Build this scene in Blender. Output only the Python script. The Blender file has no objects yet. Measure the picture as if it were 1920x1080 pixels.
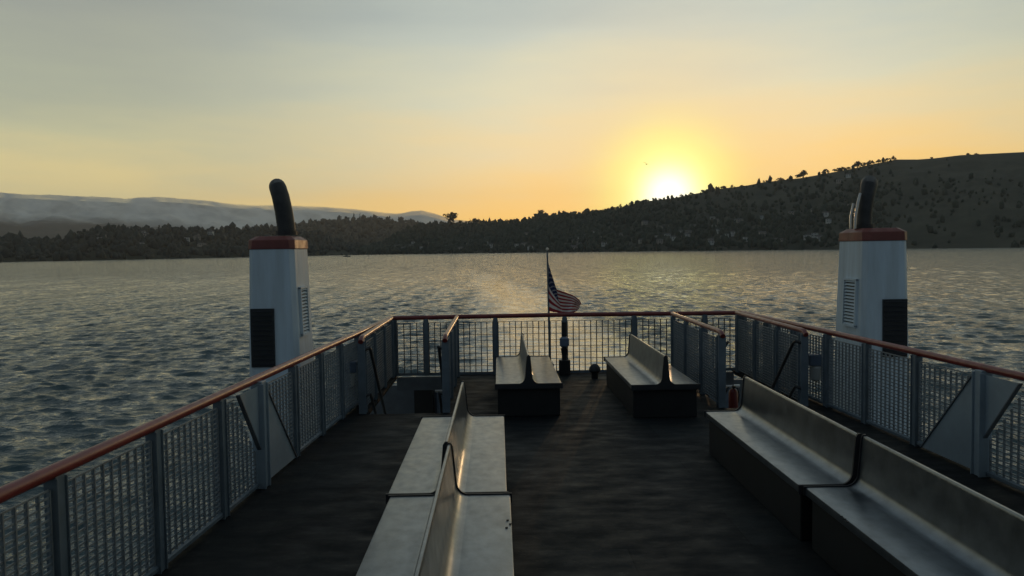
import bpy, bmesh, math, random
import numpy as np
from math import radians, sin, cos, tan, pi, atan2, hypot, sqrt, exp
from mathutils import Vector, Matrix, noise as mnoise

random.seed(7)
rng = np.random.default_rng(11)
C = bpy.context.scene.collection
S = bpy.context.scene

# ------------------------------------------------------------------ camera
EYE = 2.28                      # eye above the upper deck (deck is z = 0, stern is +Y)
SEA = -6.0
FPX = 1500.0
YAW, PITCH, ROLL = 0.955, 2.786, 0.80
cam = bpy.data.objects.new('camera', bpy.data.cameras.new('camera'))
C.objects.link(cam)
cam.data.sensor_width = 36.0
cam.data.lens = 36.0 * FPX / 1920.0
cam.data.clip_start = 0.05
cam.data.clip_end = 60000
CM = Matrix.Rotation(-radians(YAW), 3, 'Z') @ Matrix.Rotation(radians(90 - PITCH), 3, 'X') @ Matrix.Rotation(-radians(ROLL), 3, 'Z')
cam.matrix_world = Matrix.Translation((0, 0, EYE)) @ CM.to_4x4()
S.camera = cam

def ray(px, py):
    return CM @ Vector(((px - 960) / FPX, -(py - 540) / FPX, -1.0))
def azel(px, py):
    d = ray(px, py)
    return atan2(d.x, d.y), d.z / hypot(d.x, d.y)
def onz(px, py, z):
    d = ray(px, py); t = (z - EYE) / d.z
    return Vector((0, 0, EYE)) + d * t
def ony(px, py, Y):
    d = ray(px, py)
    return Vector((0, 0, EYE)) + d * (Y / d.y)

# ------------------------------------------------------------------ light
SUN_AZ, SUN_T = azel(1254, 369)
SUN_EL = math.atan(SUN_T)
SUN_DIR = Vector((sin(SUN_AZ) * cos(SUN_EL), cos(SUN_AZ) * cos(SUN_EL), sin(SUN_EL)))
sl = bpy.data.lights.new('sun', 'SUN')
sl.energy = 0.55
sl.angle = radians(0.53)
sl.color = (1.0, 0.60, 0.28)
so = bpy.data.objects.new('sun', sl); C.objects.link(so)
so.rotation_euler = (-SUN_DIR).to_track_quat('-Z', 'Y').to_euler()

S.view_settings.view_transform = 'Standard'
S.view_settings.look = 'None'
S.view_settings.exposure = 0.0
S.view_settings.gamma = 1.0
S.render.engine = 'CYCLES'
S.cycles.max_bounces = 6
S.cycles.diffuse_bounces = 3
S.cycles.glossy_bounces = 4
S.cycles.transmission_bounces = 3
S.cycles.volume_bounces = 1
S.cycles.transparent_max_bounces = 12
S.cycles.use_denoising = True
S.cycles.sample_clamp_indirect = 6.0

w = bpy.data.worlds.new('World'); S.world = w; w.use_nodes = True
nt = w.node_tree; nt.nodes.clear()
def N(t, **k):
    n = nt.nodes.new(t)
    for a, b in k.items(): setattr(n, a, b)
    return n
def L(a, b): nt.links.new(a, b)
def M_(op, a, b=None, c=None, clamp=False):
    n = N('ShaderNodeMath', operation=op); n.use_clamp = clamp
    for i, v in enumerate((a, b, c)):
        if v is None: continue
        if isinstance(v, (int, float)): n.inputs[i].default_value = v
        else: L(v, n.inputs[i])
    return n.outputs[0]
def MixC(f, a, b, mode='MIX'):
    n = N('ShaderNodeMix', data_type='RGBA', blend_type=mode)
    for s, v in ((n.inputs[0], f), (n.inputs[6], a), (n.inputs[7], b)):
        if isinstance(v, (int, float)): s.default_value = v
        elif isinstance(v, tuple): s.default_value = (*v, 1)
        else: L(v, s)
    return n.outputs[2]
def Smooth(v, lo, hi, a=0.0, b=1.0):
    n = N('ShaderNodeMapRange', interpolation_type='SMOOTHSTEP')
    L(v, n.inputs[0])
    n.inputs[1].default_value = lo; n.inputs[2].default_value = hi
    n.inputs[3].default_value = a; n.inputs[4].default_value = b
    return n.outputs[0]
tc = N('ShaderNodeTexCoord')
nrm = N('ShaderNodeVectorMath', operation='NORMALIZE'); L(tc.outputs['Generated'], nrm.inputs[0])
D = nrm.outputs[0]
sep = N('ShaderNodeSeparateXYZ'); L(D, sep.inputs[0])
dt = N('ShaderNodeVectorMath', operation='DOT_PRODUCT'); L(D, dt.inputs[0]); dt.inputs[1].default_value = SUN_DIR
ang = M_('MULTIPLY', M_('ARCCOSINE', M_('MINIMUM', dt.outputs['Value'], 0.999999)), 57.29578)
el = M_('MULTIPLY', M_('ARCSINE', sep.outputs['Z']), 57.29578)
# thin high cloud wobble
mp = N('ShaderNodeMapping'); mp.inputs['Scale'].default_value = (1.6, 1.6, 9.0); mp.inputs['Rotation'].default_value = (0.12, 0.22, 0)
L(D, mp.inputs[0])
cn = N('ShaderNodeTexNoise'); cn.inputs['Scale'].default_value = 1.5; cn.inputs['Detail'].default_value = 5; cn.inputs['Roughness'].default_value = 0.52
L(mp.outputs[0], cn.inputs['Vector'])
cl = cn.outputs['Fac']
elw = M_('ADD', el, M_('MULTIPLY', M_('SUBTRACT', cl, 0.5), 13.0))
eln = M_('DIVIDE', M_('MAXIMUM', elw, 0.0), 40.0, clamp=True)
def srgb(c):
    return tuple(((v / 255) / 12.92 if v / 255 <= .04045 else ((v / 255 + .055) / 1.055) ** 2.4) for v in c)
def ramp(stops):
    r = N('ShaderNodeValToRGB'); L(eln, r.inputs[0])
    cr = r.color_ramp
    while len(cr.elements) < len(stops): cr.elements.new(0.5)
    for e, (p, c) in zip(cr.elements, stops):
        e.position = p / 40.0; e.color = (*srgb(c), 1)
    return r.outputs[0]
near = ramp([(0, (272, 219, 116)), (3.5, (268, 224, 142)), (7, (248, 228, 178)), (11, (226, 228, 202)), (15, (202, 215, 207)), (19, (182, 198, 198)), (40, (132, 148, 152))])
far = ramp([(0, (255, 232, 160)), (3.5, (240, 222, 162)), (7, (208, 206, 168)), (11, (182, 187, 166)), (15, (168, 173, 162)), (19, (156, 163, 157)), (40, (116, 132, 140))])
side = Smooth(ang, 11, 40)
grad = MixC(side, near, far)
back = Smooth(ang, 55, 115)
grad = MixC(back, grad, srgb((98, 112, 124)))
ny = N('ShaderNodeTexSky', sky_type='NISHITA'); ny.sun_disc = False
ny.sun_elevation = SUN_EL; ny.sun_rotation = SUN_AZ
ny.air_density = 1.0; ny.dust_density = 2.0; ny.ozone_density = 1.0
nys = MixC(1.0, ny.outputs[0], (0.1, 0.1, 0.1), 'MULTIPLY')
base = MixC(0.12, grad, nys)
def gauss(s):
    q = M_('DIVIDE', ang, s); return M_('POWER', 2.71828, M_('MULTIPLY', M_('MULTIPLY', q, q), -1.0))
base = MixC(M_('MULTIPLY', gauss(8.5), 0.5), base, srgb((255, 208, 122)))
def cubic(s_):
    q = M_('DIVIDE', ang, s_); return M_('POWER', 2.71828, M_('MULTIPLY', M_('POWER', q, 2.6), -1.0))
yel = MixC(cubic(4.15), base, (1.55, 1.50, 0.37))
core = MixC(M_('MULTIPLY', gauss(1.75), 1.3, clamp=True), yel, (2.0, 1.9, 1.5))
bg = N('ShaderNodeBackground'); L(core, bg.inputs[0]); bg.inputs[1].default_value = 1.0
ow = N('ShaderNodeOutputWorld'); L(bg.outputs[0], ow.inputs[0])

# ------------------------------------------------------------------ materials
def mat(name, col, rough=0.5, metal=0.0, var=0.0, vscale=4.0, stretch=(1, 1, 1), bump=0.0, bscale=40.0, rvar=0.0, spec=0.5, col2=None, coat=0.0):
    m = bpy.data.materials.new(name); m.use_nodes = True
    t = m.node_tree; p = t.nodes['Principled BSDF']
    p.inputs['Base Color'].default_value = (*col, 1)
    p.inputs['Roughness'].default_value = rough
    p.inputs['Metallic'].default_value = metal
    p.inputs['Specular IOR Level'].default_value = spec
    if coat: p.inputs['Coat Weight'].default_value = coat; p.inputs['Coat Roughness'].default_value = 0.15
    tcx = t.nodes.new('ShaderNodeTexCoord'); mpx = t.nodes.new('ShaderNodeMapping')
    mpx.inputs['Scale'].default_value = stretch
    t.links.new(tcx.outputs['Object'], mpx.inputs[0])
    n = t.nodes.new('ShaderNodeTexNoise'); n.inputs['Scale'].default_value = vscale; n.inputs['Detail'].default_value = 6
    n.inputs['Roughness'].default_value = 0.62
    t.links.new(mpx.outputs[0], n.inputs['Vector'])
    if var or col2:
        mx = t.nodes.new('ShaderNodeMix'); mx.data_type = 'RGBA'
        mr = t.nodes.new('ShaderNodeMapRange'); mr.inputs[1].default_value = 0.32; mr.inputs[2].default_value = 0.68
        t.links.new(n.outputs['Fac'], mr.inputs[0]); t.links.new(mr.outputs[0], mx.inputs[0])
        c2 = col2 or tuple(min(1, c * (1 + var)) for c in col)
        c1 = col if col2 else tuple(c * (1 - var) for c in col)
        mx.inputs[6].default_value = (*c1, 1); mx.inputs[7].default_value = (*c2, 1)
        t.links.new(mx.outputs[2], p.inputs['Base Color'])
    if rvar:
        n3 = t.nodes.new('ShaderNodeTexNoise'); n3.inputs['Scale'].default_value = vscale * 1.7; n3.inputs['Detail'].default_value = 5
        t.links.new(mpx.outputs[0], n3.inputs['Vector'])
        mr = t.nodes.new('ShaderNodeMapRange'); mr.inputs[1].default_value = 0.3; mr.inputs[2].default_value = 0.7
        mr.inputs[3].default_value = rough - rvar; mr.inputs[4].default_value = rough + rvar
        t.links.new(n3.outputs['Fac'], mr.inputs[0]); t.links.new(mr.outputs[0], p.inputs['Roughness'])
    if bump:
        n2 = t.nodes.new('ShaderNodeTexNoise'); n2.inputs['Scale'].default_value = bscale; n2.inputs['Detail'].default_value = 4
        t.links.new(mpx.outputs[0], n2.inputs['Vector'])
        b = t.nodes.new('ShaderNodeBump'); b.inputs['Strength'].default_value = bump; b.inputs['Distance'].default_value = 0.01
        t.links.new(n2.outputs['Fac'], b.inputs['Height']); t.links.new(b.outputs[0], p.inputs['Normal'])
    return m
MT = {}
MT['white'] = mat('painted_steel_white', (.60, .70, .76), .62, spec=.25, col2=(.48, .55, .58), vscale=3.2, stretch=(2.2, 2.2, .22), rvar=.1, bump=.08, bscale=3)
MT['post'] = mat('painted_steel_grey', (.13, .165, .19), .45, var=.18, vscale=5, rvar=.1, bump=.08, bscale=25)
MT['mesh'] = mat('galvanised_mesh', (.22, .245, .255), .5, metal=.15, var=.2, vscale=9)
MT['meshdark'] = mat('dark_mesh', (.07, .075, .08), .6, metal=.1, var=.2, vscale=9)  # darker mesh tone for the stern panels
MT['red'] = mat('red_rail_paint', (.20, .035, .03), .36, var=.25, vscale=7, rvar=.08, bump=.05, bscale=30)
MT['gusset'] = mat('gusset_paint', (.25, .31, .35), .45, var=.12, vscale=3, rvar=.1, bump=.05, bscale=12)
MT['redcap'] = mat('red_stack_paint', (.19, .05, .038), .5, var=.25, vscale=3, rvar=.1)
MT['black'] = mat('black_paint', (.012, .013, .014), .5, var=.3, vscale=6)
MT['exhaust'] = mat('sooty_exhaust_steel', (.032, .031, .030), .6, var=.4, vscale=6, bump=.1, bscale=30)
MT['steel'] = mat('bare_steel_pipe', (.5, .48, .44), .3, metal=.9, var=.15, vscale=8)
MT['bench'] = mat('brushed_aluminium_bench', (.175, .20, .225), .33, metal=.88, var=.20, vscale=5.5, stretch=(1.6, 1, 1), rvar=.05, bump=.012, bscale=7)
MT['benchend'] = mat('dark_bench_edge', (.018, .02, .024), .5, var=.2)  # dark bench end plates, blackened to include the shade on ends turned from the sun
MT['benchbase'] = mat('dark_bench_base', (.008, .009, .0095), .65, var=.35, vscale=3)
MT['hull'] = mat('hull_paint', (.5, .52, .52), .45, var=.1, vscale=1)
MT['bulk'] = mat('bulkhead_paint', (.10, .115, .13), .5, var=.2, vscale=4)
MT['blueplate'] = mat('blue_grey_plate', (.12, .16, .22), .4, var=.2)
MT['fire'] = mat('extinguisher_red', (.13, .008, .008), .35, var=.1)
MT['glass'] = mat('lamp_glass', (.5, .52, .5), .1, spec=.8)
# deck: dark non-skid with worn pale streaks and repair patches
def deck_mat():
    m = bpy.data.materials.new('nonskid_deck'); m.use_nodes = True
    t = m.node_tree; p = t.nodes['Principled BSDF']
    tcx = t.nodes.new('ShaderNodeTexCoord')
    def noi(scale, st, det=6, ro=.6):
        a = t.nodes.new('ShaderNodeMapping'); a.inputs['Scale'].default_value = st; t.links.new(tcx.outputs['Object'], a.inputs[0])
        n = t.nodes.new('ShaderNodeTexNoise'); n.inputs['Scale'].default_value = scale; n.inputs['Detail'].default_value = det; n.inputs['Roughness'].default_value = ro
        t.links.new(a.outputs[0], n.inputs['Vector']); return n.outputs['Fac']
    def mr(v, a, b, c, d):
        n = t.nodes.new('ShaderNodeMapRange'); t.links.new(v, n.inputs[0])
        for i, x in enumerate((a, b, c, d)): n.inputs[i + 1].default_value = x
        return n.outputs[0]
    def mix(f, a, b):
        n = t.nodes.new('ShaderNodeMix'); n.data_type = 'RGBA'; t.links.new(f, n.inputs[0])
        for s, v in ((n.inputs[6], a), (n.inputs[7], b)):
            if isinstance(v, tuple): s.default_value = (*v, 1)
            else: t.links.new(v, s)
        return n.outputs[2]
    c = mix(mr(noi(1.4, (1, 1.4, 1)), .35, .65, 0, 1), (.0055, .0085, .011), (.013, .0165, .019))
    c = mix(mr(noi(1.3, (.7, 1.5, 1), 8, .72), .52, .72, 0, 1), c, (.028, .027, .024))
    c = mix(mr(noi(13, (.8, 1.2, 1), 8, .8), .56, .72, 0, .9), c, (.06, .057, .047))
    bt = t.nodes.new('ShaderNodeTexBrick'); bt.inputs['Scale'].default_value = 1.0; bt.inputs['Brick Width'].default_value = 1.9; bt.inputs['Row Height'].default_value = .85
    bt.inputs['Mortar Size'].default_value = .006; bt.inputs['Color1'].default_value = (.62, .62, .64, 1); bt.inputs['Color2'].default_value = (1.45, 1.4, 1.3, 1); bt.inputs['Mortar'].default_value = (.5, .5, .5, 1)
    bt.inputs['Bias'].default_value = -.2; t.links.new(tcx.outputs['Object'], bt.inputs[0])
    mm = t.nodes.new('ShaderNodeMix'); mm.data_type = 'RGBA'; mm.blend_type = 'MULTIPLY'; mm.inputs[0].default_value = 1; t.links.new(c, mm.inputs[6]); t.links.new(bt.outputs[0], mm.inputs[7]); c = mm.outputs[2]
    t.links.new(c, p.inputs['Base Color'])
    t.links.new(mr(noi(3, (.8, 1.5, 1)), .3, .7, .50, .85), p.inputs['Roughness'])
    p.inputs['Specular IOR Level'].default_value = 0.15
    b = t.nodes.new('ShaderNodeBump'); b.inputs['Strength'].default_value = .25; b.inputs['Distance'].default_value = .002
    t.links.new(noi(90, (1, 1, 1), 3), b.inputs['Height']); t.links.new(b.outputs[0], p.inputs['Normal'])
    return m
MT['deck'] = deck_mat()
MT['bark'] = mat('bark', (.05, .04, .03), .9)
MT['leaf'] = mat('leaves', (.024, .032, .020), .8, col2=(.05, .058, .036), vscale=.25, spec=.2)
MT['leafbrown'] = mat('hazed_dry_leaves', (.088, .074, .050), .8, col2=(.15, .122, .082), vscale=.2, spec=.2)  # dry brown foliage, lightened so the colour carries some distance haze
MT['leafgrey'] = mat('shore_leaves', (.036, .042, .034), .8, col2=(.066, .068, .052), vscale=.2, spec=.2)
MT['housewall'] = mat('house_wall', (.55, .53, .48), .8, var=.15, vscale=.3)
MT['housewall2'] = mat('house_wall_tan', (.36, .31, .25), .8, var=.15, vscale=.3)
MT['roof'] = mat('house_roof', (.10, .085, .075), .8, var=.2, vscale=.5)
MT['win'] = mat('house_window', (.06, .07, .08), .12, spec=.8)
MT['bird'] = mat('bird_feathers', (.06, .055, .05), .8)

# ------------------------------------------------------------------ mesh helpers
class MB:
    def __init__(s): s.v = []; s.f = []
    def poly(s, vs, fs):
        o = len(s.v); s.v += [tuple(v) for v in vs]; s.f += [tuple(i + o for i in f) for f in fs]; return s
    def box(s, x0, x1, y0, y1, z0, z1):
        v = [(x0, y0, z0), (x1, y0, z0), (x1, y1, z0), (x0, y1, z0), (x0, y0, z1), (x1, y0, z1), (x1, y1, z1), (x0, y1, z1)]
        return s.poly(v, [(0, 3, 2, 1), (4, 5, 6, 7), (0, 1, 5, 4), (1, 2, 6, 5), (2, 3, 7, 6), (3, 0, 4, 7)])
    def bar(s, p, q, wd, dp, side=None):
        """rectangular bar from p to q, wd along `side`, dp across"""
        p = Vector(p); q = Vector(q); d = (q - p).normalized()
        sd = Vector(side) if side is not None else (Vector((0, 0, 1)) if abs(d.z) < .9 else Vector((0, 1, 0)))
        sd = (sd - d * sd.dot(d)).normalized(); up = d.cross(sd)
        v = []
        for b in (p, q):
            for a, c in ((-1, -1), (1, -1), (1, 1), (-1, 1)):
                v.append(b + sd * a * wd / 2 + up * c * dp / 2)
        return s.poly(v, [(0, 3, 2, 1), (4, 5, 6, 7), (0, 1, 5, 4), (1, 2, 6, 5), (2, 3, 7, 6), (3, 0, 4, 7)])
    def tube(s, pts, r, n=12, squash=1.0, cap=True):
        pts = [Vector(p) for p in pts]; k = len(pts); rr = r if isinstance(r, (list, tuple)) else [r] * k
        o = len(s.v); prev = None
        for i, p in enumerate(pts):
            t = (pts[min(i + 1, k - 1)] - pts[max(i - 1, 0)]).normalized()
            if prev is None:
                a = Vector((0, 0, 1)) if abs(t.z) < .9 else Vector((1, 0, 0))
                a = (a - t * a.dot(t)).normalized()
            else: a = (prev - t * prev.dot(t)).normalized()
            prev = a; b = t.cross(a)
            for j in range(n):
                th = 2 * pi * j / n; s.v.append(tuple(p + a * cos(th) * rr[i] * squash + b * sin(th) * rr[i]))
        for i in range(k - 1):
            for j in range(n):
                s.f.append((o + i * n + j, o + i * n + (j + 1) % n, o + (i + 1) * n + (j + 1) % n, o + (i + 1) * n + j))
        if cap:
            s.f.append(tuple(o + j for j in range(n))[::-1]); s.f.append(tuple(o + (k - 1) * n + j for j in range(n)))
        return s
    def prism(s, prof, y0, y1, axis='Y'):
        """profile (a,b) list CCW, extruded along axis"""
        n = len(prof)
        f = {'Y': lambda a, b, y: (a, y, b), 'X': lambda a, b, y: (y, a, b), 'Z': lambda a, b, y: (a, b, y)}[axis]
        v = [f(a, b, y0) for a, b in prof] + [f(a, b, y1) for a, b in prof]
        fs = [tuple(range(n)), tuple(range(2 * n - 1, n - 1, -1))] + [(i, i + n, (i + 1) % n + n, (i + 1) % n) for i in range(n)]
        return s.poly(v, fs)
    def build(s, name, m, parent=None, smooth=False, bevel=0, label=None):
        me = bpy.data.meshes.new(name); me.from_pydata(s.v, [], s.f)
        bm = bmesh.new(); bm.from_mesh(me); bmesh.ops.recalc_face_normals(bm, faces=bm.faces); bm.to_mesh(me); bm.free()
        me.materials.append(m)
        if smooth: me.polygons.foreach_set('use_smooth', [True] * len(me.polygons))
        o = bpy.data.objects.new(name, me); C.objects.link(o)
        if parent: o.parent = parent
        if bevel:
            b = o.modifiers.new('bevel', 'BEVEL'); b.width = bevel; b.segments = 2; b.limit_method = 'ANGLE'
        if smooth:
            try:
                me.set_sharp_from_angle(angle=radians(38))
            except Exception: pass
        if label: o['label'] = label
        return o
def tag(o, label=None, cat=None, group=None, kind=None):
    if label: o['label'] = label
    if cat: o['category'] = cat
    if group: o['group'] = group
    if kind: o['kind'] = kind
    return o
def thing(name, loc, label, cat, group=None, rz=0):
    o = bpy.data.objects.new(name, None); C.objects.link(o); o.location = loc; o.rotation_euler.z = rz
    o.empty_display_size = .3
    return tag(o, label, cat, group)
def copy_tree(o, parent=None):
    c = o.copy(); C.objects.link(c)
    if parent: c.parent = parent
    for ch in list(o.children): copy_tree(ch, c)
    return c

# ------------------------------------------------------------------ water
def make_water():
    az = np.concatenate([np.linspace(-180, -42, 60)[:-1], np.linspace(-42, 42, 760), np.linspace(42, 180, 60)[1:]])
    az = np.radians(az)
    r = np.concatenate([[0.0, 3, 6, 9], np.exp(np.linspace(math.log(13), math.log(700), 1400)), np.exp(np.linspace(math.log(706), math.log(2500), 150)), np.exp(np.linspace(math.log(2700), math.log(45000), 30))])
    A, Rr = np.meshgrid(az, r); X = np.sin(A) * Rr; Y = np.cos(A) * Rr
    dr = np.gradient(r)[:, None] * np.ones_like(A)
    da = Rr * radians(84 / 759)
    cell = np.maximum(dr, da)
    Z = np.zeros_like(X); DX = np.zeros_like(X); DY = np.zeros_like(X)
    wind = radians(263)        # wind across from the port side
    for i in range(130):
        lam = 0.36 * (3.6 / 0.36) ** rng.random()
        k = 2 * pi / lam
        th = wind + rng.normal(0, .40); kx, ky = cos(th) * k, sin(th) * k
        amp = 0.0062 * lam ** 0.75 * (0.6 + .8 * rng.random())
        if lam > 1.8: amp *= .8
        fade = np.clip((lam / cell - 2.2) / 2.5, 0, 1)
        ph = kx * X + ky * Y + rng.random() * 2 * pi
        Z += amp * fade * np.cos(ph); q = .85
        DX -= q * amp * fade * cos(th) * np.sin(ph); DY -= q * amp * fade * sin(th) * np.sin(ph)
    # gust variation
    g = 0.8 + .25 * np.sin(X * .021 + 1.3 + .5 * np.sin(Y * .013)) * np.sin(Y * .017 + .4)
    # smoother water in the wake
    xc = 4.5 - 9.5 * np.clip((Y - 90) / 170, 0, 2) ** 1.2
    wk = np.exp(-((X - xc) / (8.6 - .018 * np.clip(Y, 0, 300))) ** 4) * (Y > 10) * np.clip(2.2 - Y / 160, 0, 1)
    g *= 1 - .8 * wk
    Z = Z * g + SEA; X = X + DX * g; Y = Y + DY * g
    n0, n1 = X.shape
    co = np.stack([X, Y, Z], -1).reshape(-1, 3).astype(np.float32)
    I = np.arange(n0 * n1).reshape(n0, n1)
    q = np.stack([I[:-1, :-1], I[:-1, 1:], I[1:, 1:], I[1:, :-1]], -1).reshape(-1, 4)[:, ::-1]
    me = bpy.data.meshes.new('water'); me.vertices.add(len(co)); me.vertices.foreach_set('co', co.ravel())
    me.loops.add(q.size); me.loops.foreach_set('vertex_index', q.ravel().astype(np.int32))
    me.polygons.add(len(q)); me.polygons.foreach_set('loop_start', np.arange(0, q.size, 4, dtype=np.int32))
    me.polygons.foreach_set('use_smooth', np.ones(len(q), bool))
    me.update(calc_edges=True)
    m = bpy.data.materials.new('sea_water'); m.use_nodes = True; t = m.node_tree; p = t.nodes['Principled BSDF']
    p.inputs['Base Color'].default_value = (.062, .094, .098, 1); p.inputs['IOR'].default_value = 1.33
    p.inputs['Roughness'].default_value = .11
    g_ = t.nodes.new('ShaderNodeNewGeometry')
    def noi(sc, det, st, rot=0):
        a = t.nodes.new('ShaderNodeMapping'); a.inputs['Scale'].default_value = st; a.inputs['Rotation'].default_value = (0, 0, rot)
        t.links.new(g_.outputs['Position'], a.inputs[0])
        n = t.nodes.new('ShaderNodeTexNoise'); n.inputs['Scale'].default_value = sc; n.inputs['Detail'].default_value = det; n.inputs['Roughness'].default_value = .6
        t.links.new(a.outputs[0], n.inputs['Vector']); return n.outputs['Fac']
    b1 = t.nodes.new('ShaderNodeBump'); b1.inputs['Strength'].default_value = 1.0; b1.inputs['Distance'].default_value = .34
    t.links.new(noi(.75, 5, (.7, 1.2, 1), radians(12)), b1.inputs['Height'])
    b2 = t.nodes.new('ShaderNodeBump'); b2.inputs['Strength'].default_value = 1.0; b2.inputs['Distance'].default_value = .05
    t.links.new(noi(2.6, 4, (.8, 1.2, 1), radians(-14)), b2.inputs['Height']); t.links.new(b1.outputs[0], b2.inputs['Normal'])
    b3 = t.nodes.new('ShaderNodeBump'); b3.inputs['Strength'].default_value = 1.0; b3.inputs['Distance'].default_value = .45
    t.links.new(noi(.11, 3, (.6, 1.3, 1), radians(8)), b3.inputs['Height']); t.links.new(b2.outputs[0], b3.inputs['Normal'])
    t.links.new(b3.outputs[0], p.inputs['Normal'])
    wn = noi(1.0, 5, (1.1, .15, 1), radians(6))
    wn2 = noi(1.0, 4, (.30, .014, 1), radians(-5))
    wa = t.nodes.new('ShaderNodeMath'); wa.operation = 'MULTIPLY_ADD'; t.links.new(wn2, wa.inputs[0]); wa.inputs[1].default_value = 1.1
    wb = t.nodes.new('ShaderNodeMath'); wb.operation = 'SUBTRACT'; t.links.new(wn, wb.inputs[0]); wb.inputs[1].default_value = .55
    t.links.new(wb.outputs[0], wa.inputs[2]); wn = wa.outputs[0]
    wr = t.nodes.new('ShaderNodeMapRange'); wr.inputs[1].default_value = .36; wr.inputs[2].default_value = .64; wr.inputs[3].default_value = .20; wr.inputs[4].default_value = .03
    t.links.new(wn, wr.inputs[0]); t.links.new(wr.outputs[0], p.inputs['Roughness'])
    ws = t.nodes.new('ShaderNodeMapRange'); ws.inputs[1].default_value = .36; ws.inputs[2].default_value = .64; ws.inputs[3].default_value = .12; ws.inputs[4].default_value = .72  # reflectance noise stands in for facet shading and sparkle on the waves
    t.links.new(wn, ws.inputs[0]); t.links.new(ws.outputs[0], p.inputs['Specular IOR Level'])
    # foam in the wake, its pale warm colour also standing in for reflected sky
    sp = t.nodes.new('ShaderNodeSeparateXYZ'); t.links.new(g_.outputs['Position'], sp.inputs[0])
    def mth(op, a, b=None, cl=False):
        n = t.nodes.new('ShaderNodeMath'); n.operation = op; n.use_clamp = cl
        for i, v in enumerate((a, b)):
            if v is None: continue
            if isinstance(v, (int, float)): n.inputs[i].default_value = v
            else: t.links.new(v, n.inputs[i])
        return n.outputs[0]
    yy = mth('MAXIMUM', mth('DIVIDE', mth('SUBTRACT', sp.outputs[1], 90), 170), 0)
    xc_ = mth('SUBTRACT', 4.5, mth('MULTIPLY', mth('POWER', yy, 1.2), 9.5))
    q1 = mth('DIVIDE', mth('SUBTRACT', sp.outputs[0], xc_), mth('SUBTRACT', 8.6, mth('MULTIPLY', mth('MINIMUM', sp.outputs[1], 300), .018)))
    q1 = mth('MULTIPLY', q1, q1); mask = mth('POWER', 2.718, mth('MULTIPLY', mth('MULTIPLY', q1, q1), -1))
    mask = mth('MULTIPLY', mask, mth('SUBTRACT', 2.2, mth('DIVIDE', sp.outputs[1], 160), True))
    for bb_, st0 in ((b1, 1.0), (b2, 1.0), (b3, 1.0)): t.links.new(mth('SUBTRACT', st0, mth('MULTIPLY', mask, .8)), bb_.inputs['Strength'])
    fo = mth('MULTIPLY', mask, mth('MULTIPLY', mth('SUBTRACT', noi(.35, 7, (1, .45, 1)), .33), 3.4, True), True)
    mx = t.nodes.new('ShaderNodeMix'); mx.data_type = 'RGBA'; t.links.new(fo, mx.inputs[0])
    mx.inputs[6].default_value = (.062, .094, .098, 1); mx.inputs[7].default_value = (.72, .69, .62, 1)
    t.links.new(mx.outputs[2], p.inputs['Base Color'])
    me.materials.append(m)
    o = bpy.data.objects.new('water', me); C.objects.link(o); tag(o, kind='structure')
make_water()

# ------------------------------------------------------------------ hills
def interp(pts, x):
    return float(np.interp(x, [p[0] for p in pts], [p[1] for p in pts]))
def hillmat(name, c1, c2, sc):
    return mat(name, c1, .95, col2=c2, vscale=sc, spec=.1)
class Hill:
    def __init__(s, name, prof, shore, depth, m, rough=.06, nA=420, nR=46, back=.7, power=1.0, seed=0.0):
        """prof: ridge pixels (x,y); shore: (x, distance of the water's edge)"""
        s.px = np.linspace(prof[0][0], prof[-1][0], nA)
        s.prof, s.shore, s.depth, s.power, s.rough, s.seed = prof, shore, depth, power, rough, seed
        s.az = []; s.Ds = []; s.Hr = []; s.Dr = []
        for x in s.px:
            y = interp(prof, x); a, e = azel(x, y); ds = interp(shore, x); dd = depth(x) if callable(depth) else depth
            s.az.append(a); s.Ds.append(ds); s.Dr.append(ds + dd); s.Hr.append(max(EYE + (ds + dd) * e, SEA + 2))
        s.az = np.array(s.az); s.Ds = np.array(s.Ds); s.Hr = np.array(s.Hr); s.Dr = np.array(s.Dr)
        vs = []; fs = []
        ts = list(np.linspace(0, 1, nR)) + [1 + back * (i / 8) for i in range(1, 9)]
        for i in range(nA):
            for t in ts:
                D = s.Ds[i] + t * (s.Dr[i] - s.Ds[i])
                vs.append((sin(s.az[i]) * D, cos(s.az[i]) * D, s.zat(i, t)))
        k = len(ts)
        for i in range(nA - 1):
            for j in range(k - 1): fs.append((i * k + j, i * k + j + 1, (i + 1) * k + j + 1, (i + 1) * k + j))
        b = MB(); b.v = vs; b.f = fs
        s.o = b.build(name, m, smooth=True); tag(s.o, kind='structure')
    def zat(s, i, t):
        D = s.Ds[i] + t * (s.Dr[i] - s.Ds[i]); H = s.Hr[i] - SEA
        if t <= 1:
            z = H * t ** s.power
            n = mnoise.fractal((s.az[i] * 14 + s.seed, D * .0022, s.seed), .8, 2.0, 5)
            z += H * s.rough * n * sin(pi * min(1, t)) * 1.4
            if t < .03: z = z - 2 * (1 - t / .03)
        else: z = H * max(-.05, 1 - ((t - 1) / .7) ** 1.6)
        return SEA + z
    def at(s, px, t):
        i = int(np.clip(round((px - s.px[0]) / (s.px[-1] - s.px[0]) * (len(s.px) - 1)), 0, len(s.px) - 1))
        D = s.Ds[i] + t * (s.Dr[i] - s.Ds[i]); a = s.az[i]
        return Vector((sin(a) * D, cos(a) * D, s.zat(i, t)))
P_FAR = [(-260, 372), (-120, 362), (0, 363), (60, 366), (150, 370), (215, 372), (235, 374), (290, 371), (350, 374), (410, 381), (480, 386), (550, 387), (640, 391), (700, 397), (745, 401), (770, 397), (790, 396), (815, 402), (850, 411), (900, 425), (960, 450)]
P_FARH = [(x, y + (7 if x < 860 else 0)) for x, y in P_FAR]
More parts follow.
